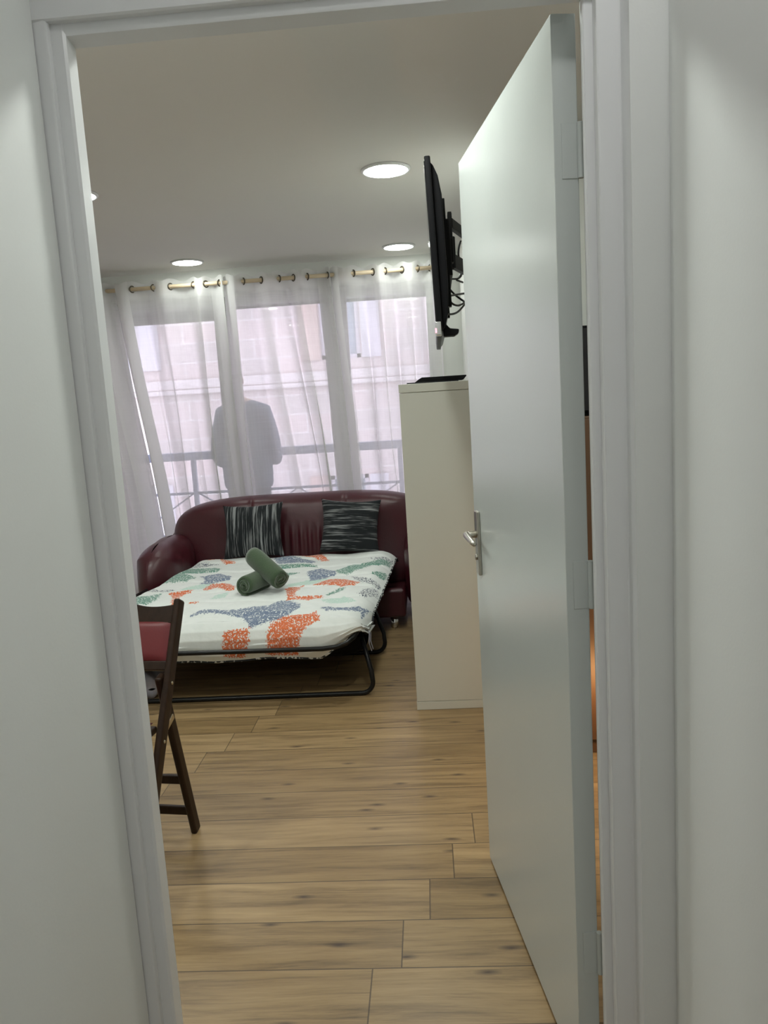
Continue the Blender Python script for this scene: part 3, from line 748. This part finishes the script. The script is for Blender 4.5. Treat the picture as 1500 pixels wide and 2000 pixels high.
def inside(poly, x, y):
    c = False; n = len(poly)
    for i in range(n):
        x1, y1 = poly[i]; x2, y2 = poly[(i+1) % n]
        if (y1 > y) != (y2 > y) and x < (x2-x1)*(y-y1)/(y2-y1)+x1: c = not c
    return c
def segd(poly, x, y):
    b = 9
    n = len(poly)
    for i in range(n):
        x1, y1 = poly[i]; x2, y2 = poly[(i+1) % n]
        dx, dy = (x2-x1)*1.38, (y2-y1)*1.85; px, py = (x-x1)*1.38, (y-y1)*1.85
        L = dx*dx+dy*dy
        t = max(0, min(1, (px*dx+py*dy)/L)) if L else 0
        b = min(b, math.hypot(px-dx*t, py-dy*t))
    return b
NU, NV = 300, 380
A = [[0, 0, 0, 1] for _ in range((NU+1)*(NV+1))]; B = [[0, 0, 0, 1] for _ in range((NU+1)*(NV+1))]
CH = {'o': (A, 0), 'b': (A, 1), 'g': (A, 2), 'n': (B, 0), 'p': (B, 1)}
for kind, poly in DUVET_SHAPES:
    ps = [q[0] for q in poly]; pt = [q[1] for q in poly]
    arr, ch = CH[kind]
    for i in range(max(0, int((min(ps)-.02)*NU)), min(NU, int((max(ps)+.02)*NU)+1)+1):
        for j in range(max(0, int((min(pt)-.02)*NV)), min(NV, int((max(pt)+.02)*NV)+1)+1):
            s, t = i/NU, j/NV
            d = segd(poly, s, t); d = d if inside(poly, s, t) else -d
            val = max(0, min(1, .62+d/.028*.42))
            k = i*(NV+1)+j
            arr[k][ch] = max(arr[k][ch], val if d > -.03 else 0)
m = MB(); m.grid(duvet_point, NU, NV)
dv = m.build('duvet', 'duvet', smooth=True, attrs={'print_a': A, 'print_b': B})
sd = dv.modifiers.new('thick', 'SOLIDIFY'); sd.thickness = .018; sd.offset = -1
tag(dv, 'white quilt printed with orange, blue and green shapes, spread over the sofa bed', 'duvet')
hem = [duvet_point(0, 1-k/60) for k in range(60)]+[duvet_point(k/60, 0) for k in range(60)]+[duvet_point(1, k/60) for k in range(61)]
m = MB(); m.tube(hem, .0055, 8); m.build('piping', 'piping', dv, smooth=True)

# ------------------------------------------------------------------ cushions
def cushion(cx, cy, zb, wd, ht, tilt, roll, mat, label):
    me_c = Vector((0, 0, 0)); m = MB()
    for side in (1, -1):
        def fn(i, j):
            u, v = i*2-1, j*2-1
            n = .068*(max(0, (1-u*u))*max(0, (1-v*v)))**.42*side
            n += .004*math.sin(7*u+3*v)*(1-u*u)*(1-v*v)
            return (wd/2*u*(1.03-.11*(1-v*v)), -n, ht/2*v*(1.03-.11*(1-u*u)))
        m.grid(fn, 40, 40)
    me = bpy.data.meshes.new('throw_pillow'); me.from_pydata(m.v, [], m.f); me.materials.append(MT[mat])
    o = bpy.data.objects.new('throw_pillow', me); C.objects.link(o); weld(o, .0006)
    o.rotation_euler = (math.radians(-tilt), math.radians(roll), 0)
    hz = ht/2*math.cos(math.radians(tilt)); o.location = (cx, cy, zb+hz)
    WL[o.name] = Vector(o.location)
    tag(o, label, 'cushion'); return o
cushion(-1.205, 5.075, .418, .405, .365, 20, -1, 'pil_v', 'black cushion with upright grey streaks, left of the two on the sofa')
cushion(-.545, 5.075, .412, .395, .365, 20, 4, 'pil_h', 'black cushion with level grey streaks, right of the two on the sofa')

# ------------------------------------------------------------------ rolled towels
def towel(a, b, R, turns, label, start):
    a, b = Vector(a), Vector(b); d = (b-a).normalized(); x = d.cross(Vector((0, 0, 1))).normalized(); y = x.cross(d)
    pitch = (R-.010)/turns; th = pitch*.93; n = int(turns*36); m = MB(); nl = 12
    def ring(k, off):
        t = 2*math.pi*turns*k/n; r = .010+pitch*turns*k/n-(th if off else 0)
        return t, max(.002, r)
    vs = []
    L = (b-a).length
    for q in range(nl+1):
        f = q/nl
        edge = 1-.10*(abs(2*f-1)**8)
        for off in (0, 1):
            for k in range(n+1):
                t, r = ring(k, off); t += start
                p = a+d*(L*f+ (.004*math.sin(t*1.3) if q in (0, nl) else 0)) + (x*math.cos(t)+y*math.sin(t))*r*edge*(1+.012*math.sin(9*f+t))
                vs.append(p)
    W = n+1; S = 2*W; fs = []
    for q in range(nl):
        for off in (0, 1):
            for k in range(n):
                i0 = q*S+off*W+k; f4 = (i0, i0+1, i0+1+S, i0+S); fs.append(f4 if off else f4[::-1])
        i0 = q*S+n; fs.append((i0, i0+W, i0+W+S, i0+S))
        i0 = q*S; fs.append((i0, i0+W, i0+W+S, i0+S))
    for q in (0, nl):
        for k in range(n):
            i0 = q*S+k; fs.append((i0, i0+1, i0+1+W, i0+W))
    m.add(vs, fs)
    o = m.build('rolled_towel', 'towel', smooth=True); tag(o, label, 'towel'); return o
towel((-1.015, 3.955, .472), (-.925, 4.16, .474), .060, 3.4, 'rolled dark green towel lying flat on the quilt, spiral end showing', 2.4)
towel((-.825, 4.005, .485), (-1.005, 4.17, .598), .064, 3.4, 'rolled dark green towel leaning across the other rolled towel', 3.9)

# ================================================================== FOLDING CHAIR
O = Vector((-.816, 2.38, 0)); fv = Vector((-.13, -.9915, 0)); wv = Vector((-.9915, .13, 0))
def CW(a, b, z): q = O+wv*a+fv*b; return (q.x, q.y, z)
CWD = .42
ch = thing('folding_chair', 'dark wooden folding chair with red padded backrest, beside the left door jamb', 'chair', CW(CWD/2, .15, 0))
sb = lambda z: .553*(.807-z)
def rbar(p, q, wd, dp, side, name, mat='darkwood', bev=.008):
    return MB().bar(p, q, wd, dp, side).build(name, mat, ch, bevel=bev, seg=3)
for a in (.011, CWD-.011): rbar(CW(a, sb(0), 0), CW(a, sb(.807), .807), .044, .022, fv, 'stile')
rb = lambda z: .224*z
for a in (.036, CWD-.036): rbar(CW(a, rb(0), 0), CW(a, rb(.60), .60), .040, .022, fv, 'rear_leg')
# scalloped top rail
up_ = Vector(CW(0, sb(.8), .8))-Vector(CW(0, sb(.7), .7)); up_.normalize(); nb = up_.cross(wv).normalized()
base = Vector(CW(.022, sb(.738), .738)); LW = CWD-.044
poly = [(0, 0), (LW, 0)]
for k in range(25):
    t = 1-k/24; q = abs(t-.5)*2
    poly.append((LW*t, .052+.022*math.exp(-(q/.36)**2)+.010*q**4))
m = MB(); m.prism(poly, lambda a, b, k: tuple(base+wv*a+up_*b+nb*(.018*k-.009))); m.build('top_rail', 'darkwood', ch, bevel=.003)
rbar(CW(.022, sb(.62), .62), CW(CWD-.022, sb(.62), .62), .030, .018, up_, 'lower_rail', bev=.004)
b0 = Vector(CW(.022, sb(.633), .633)); b1 = Vector(CW(.022, sb(.745), .745)); hh = (b1-b0).length
m = MB()
for side in (1, -1):
    m.grid(lambda i, j: tuple(b0+wv*LW*i+up_*hh*j+nb*side*(.006+.012*(max(0, (1-(2*i-1)**6)*(1-(2*j-1)**6)))**.6)), 24, 12)
weld(m.build('back_pad', 'red_pad', ch))
# seat: slats frame and red pad
sz = .445
m = MB(); m.box(.050, CWD-.050, .155, .50, sz-.022, sz, CW); m.build('seat', 'darkwood', ch, bevel=.006)
m = MB()
for side in (1, -1):
    m.grid(lambda i, j: CW(.058+(CWD-.116)*i, .163+.33*j, sz+.012+side*.012*(max(0, (1-(2*i-1)**8)*(1-(2*j-1)**8)))**.5), 24, 24)
weld(m.build('seat_pad', 'red_pad', ch))
for z in (.085, .21): rbar(CW(.045, rb(z), z), CW(CWD-.045, rb(z), z), .030, .016, (0, 0, 1), 'stretcher', bev=.004)
rbar(CW(.02, sb(.16), .16), CW(CWD-.02, sb(.16), .16), .030, .016, (0, 0, 1), 'stretcher', bev=.004)
for a in (.024, CWD-.024):
    rbar(CW(a, .165, .425), CW(a, rb(.445)-.004, .452), .018, .004, (0, 0, 1), 'seat_link', 'brass', .001)
for z in (.574, .42):
    for a, sg in ((.0, -1), (CWD, 1)):
        m = MB(); m.tube([CW(a, sb(z), z), CW(a+sg*.003, sb(z), z)], [.006, .0045], 12); m.build('bolt', 'brass', ch, smooth=True)

# ================================================================== CABINET AND TRAY
cb = thing('shelf_cabinet', 'tall off-white shelf cabinet with a plain side, standing beside the open door', 'cabinet', (.085, 3.72, 0))
X0, X1, Y0, Y1, H = -.11, .28, 3.336, 4.10, 1.467
MB().box(X0, X1, Y0, Y1, H-.036, H).build('top_board', 'cabinet', cb, bevel=.0015)
MB().box(X0, X1, Y0, Y1, 0, .038).build('bottom_board', 'cabinet', cb, bevel=.0015)
for y in (Y0+.001, Y1-.039): MB().box(X0+.0015, X1-.0015, y, y+.038, .0395, H-.0385).build('side_panel', 'cabinet', cb, bevel=.0015)
MB().box(X0, X1-.01, (Y0+Y1)/2-.008, (Y0+Y1)/2+.008, .038, H-.036).build('divider', 'cabinet', cb)
for k in range(1, 4):
    z = .038+(H-.074)*k/4; MB().box(X0, X1-.01, Y0+.039, Y1-.039, z-.008, z+.008).build('shelf', 'cabinet', cb)
tr = thing('plastic_tray', 'black plastic tray lying on top of the off-white cabinet', 'tray', (.08, 3.47, H))
m = MB(); m.box(-.075, .15, 3.385, 3.56, H, H+.006); m.build('base_sheet', 'black_plastic', tr, bevel=.002)
poly = [(-.040, .006), (-.020, .020), (-.008, .026), (.185, .026), (.186, .022), (.172, .006)]
m = MB(); m.prism(poly, lambda a, b, k: (a, 3.40+.15*k, H+b)); m.build('tray_body', 'black_plastic', tr, bevel=.003)

# ================================================================== TELEVISION ON ITS ARM
tv = thing('television', 'black flat television mounted high on the right wall, seen edge-on', 'television', (.06, 2.84, 1.59))
SCX = lambda y, z: .040+(y-2.4)*.0145-(z-1.85)*.024      # plane of the screen
TY0, TY1, TZ0, TZ1 = 2.40, 3.29, 1.60, 2.110
def TP(x, y, z): return (SCX(y, z)+x, y, z)
m = MB(); m.box(.0015, .020, TY0, TY1, TZ0, TZ1, TP); m.build('bezel', 'black_plastic', tv, bevel=.004)
m = MB(); m.box(0, .002, TY0+.012, TY1-.012, TZ0+.022, TZ1-.012, TP); m.build('screen', 'screen', tv)
m = MB()
prof = [(.0, -.0), (.010, .012), (.022, .05), (.028, .14), (.028, .40), (.020, .455), (.008, .485), (.0, .495)]
m.prism([(a, b) for a, b in prof], lambda a, b, k: TP(.019+a, TY0+.03+(TY1-TY0-.06)*k, TZ0+.006+b)); m.build('rear_shell', 'black_plastic', tv, bevel=.006)
m = MB(); m.prism([(0, 0), (.0, -.004), (.034, -.004), (.048, .004), (.050, .016), (.022, .020), (.012, .032), (.006, .06), (0, .07)], lambda a, b, k: TP(.022+a, 2.47+.05*k, TZ0-.006+b)); m.build('stand_stub', 'black_plastic', tv, bevel=.003)
MB().box(-.002, .016, TY0-.004, TY0+.03, TZ0-.012, TZ0+.030, TP).build('corner_trim', 'chrome', tv, bevel=.003)
MT['led'] = emit('standby_led', (1.0, .12, .25), 1.2)
MB().box(-.003, .002, TY0-.006, TY0+.004, TZ0-.004, TZ0+.010, TP).build('standby_light', 'led', tv)
mt = thing('television_mount', 'black articulated wall mount arm behind the television', 'wall mount', (.2, 2.95, 1.86))
for y in (2.66, 3.02): MB().box(.044, .060, y-.02, y+.02, 1.70, 2.045, TP).build('vertical_rail', 'mount_metal', mt, bevel=.002)
MB().box(.058, .070, 2.64, 3.04, 1.80, 1.98, TP).build('mount_plate', 'mount_metal', mt, bevel=.002)
m = MB(); m.box(.100, .128, 2.80, 2.90, 1.868, 1.950); m.tube([(.122, 2.86, 1.855), (.122, 2.86, 1.965)], .016, 14); m.build('tilt_head', 'mount_metal', mt, bevel=.003)
m = MB(); m.box(.114, .128, 2.83, 2.89, 1.905, 2.045); m.build('upright', 'mount_metal', mt, bevel=.002)
MB().bar((.122, 2.86, 2.012), (.275, 3.37, 2.012), .034, .020, (0, 0, 1)).build('upper_arm', 'mount_metal', mt, bevel=.003)
MB().bar((.118, 2.86, 1.886), (.275, 3.37, 1.886), .050, .020, (0, 0, 1)).build('lower_arm', 'mount_metal', mt, bevel=.003)
MB().tube([(.122, 2.86, 1.852), (.122, 2.86, 2.045)], .008, 12).build('pivot_pin', 'mount_metal', mt, smooth=True)
MB().box(.270, .2985, 3.335, 3.42, 1.80, 2.10).build('wall_plate', 'mount_metal', mt, bevel=.003)
def cable(pts, label, r=.0038):
    # smooth curve through the points
    P = [Vector(p) for p in pts]; out = []
    for i in range(len(P)-1):
        p0, p1, p2, p3 = P[max(i-1, 0)], P[i], P[i+1], P[min(i+2, len(P)-1)]
        for k in range(8):
            t = k/8; out.append(.5*((2*p1)+(p2-p0)*t+(2*p0-5*p1+4*p2-p3)*t*t+(3*p1-p0-3*p2+p3)*t**3))
    out.append(P[-1]); m = MB(); m.tube(out, r, 8); o = m.build('cable', 'cable', smooth=True)
    tag(o, label, 'cable', 'cables behind the television'); return o
cable([(0.079,2.8,1.792),(0.091,2.82,1.772),(0.103,2.84,1.749),(0.118,2.86,1.733),(0.138,2.9,1.73),(0.158,2.95,1.74),(0.168,3.0,1.753),(0.159,3.03,1.766),(0.139,3.05,1.786),(0.119,3.07,1.812),(0.106,3.1,1.836),(0.11,3.12,1.851),(0.127,3.15,1.862),(0.155,3.2,1.869),(0.174,3.24,1.885),(0.181,3.28,1.917)], 'black television cable in a double loop, uppermost of the loops')
cable([(0.071,2.78,1.712),(0.08,2.82,1.703),(0.107,2.88,1.699),(0.137,2.95,1.711),(0.167,3.05,1.744),(0.186,3.12,1.773)], 'black television cable in the lowest hanging loop')
cable([(0.077,2.78,1.757),(0.099,2.86,1.761),(0.134,2.95,1.775),(0.169,3.05,1.79),(0.198,3.15,1.805)], 'thin black cable running almost level from television to wall')
cable([(0.177,3.2,2.015),(0.169,3.2,1.993),(0.165,3.2,1.963),(0.17,3.22,1.936),(0.175,3.25,1.898),(0.164,3.22,1.877),(0.153,3.2,1.865),(0.164,3.22,1.862),(0.18,3.26,1.862)], 'black cable rising beside the mount arm to its upper bracket')


# ================================================================== BEHIND THE DOOR, UNDER THE BED
m = thing('storage_bag', 'pale lilac-grey bag on the floor under the bed, behind the folding chair', 'bag', (-1.52, 3.68, 0))
bb = puff((-1.52, 3.68, .055), (1, 0, 0), (0, 1, 0), (0, 0, 1), .13, .10, .055, 3.5, 6, dfm=lambda u, v, n, s: (u, v, n+.006*math.sin(9*u+5*v)*s))
weld(bb.build('bag_body', 'bag', m))
q = thing('kitchen_cupboard', 'brown wooden cupboard behind the open door, a sliver showing beside its hinges', 'cupboard', (.75, 3.0, 0))
MB().box(.56, 1.10, 2.86, 3.30, 0, 1.30).build('carcass', 'brown', q, bevel=.003)
for x in (.565, .835):
    d = MB().box(x, x+.26, 2.842, 2.859, .06, 1.29).build('cupboard_door', 'brown', q, bevel=.002)
    MB().box(x+.12, x+.14, 2.83, 2.842, .75, .9).build('handle', 'satin_metal', d)
mw = thing('microwave_oven', 'black microwave on the brown cupboard, glimpsed through the gap beside the door hinges', 'microwave', (.82, 3.08, 1.30))
MB().box(.57, 1.06, 2.92, 3.29, 1.31, 1.63).build('case', 'black_plastic', mw, bevel=.004)
d = MB().box(.575, .94, 2.905, 2.919, 1.32, 1.62).build('oven_door', 'screen', mw, bevel=.002)
MB().box(.915, .93, 2.885, 2.905, 1.35, 1.59).build('handle', 'satin_metal', d)
MB().box(.945, 1.055, 2.908, 2.919, 1.32, 1.62).build('control_panel', 'black_plastic', mw, bevel=.002)
for x in (.60, 1.03):
    for y in (2.95, 3.26): MB().box(x-.015, x+.015, y-.015, y+.015, 1.30, 1.31).build('foot', 'black_plastic', mw)
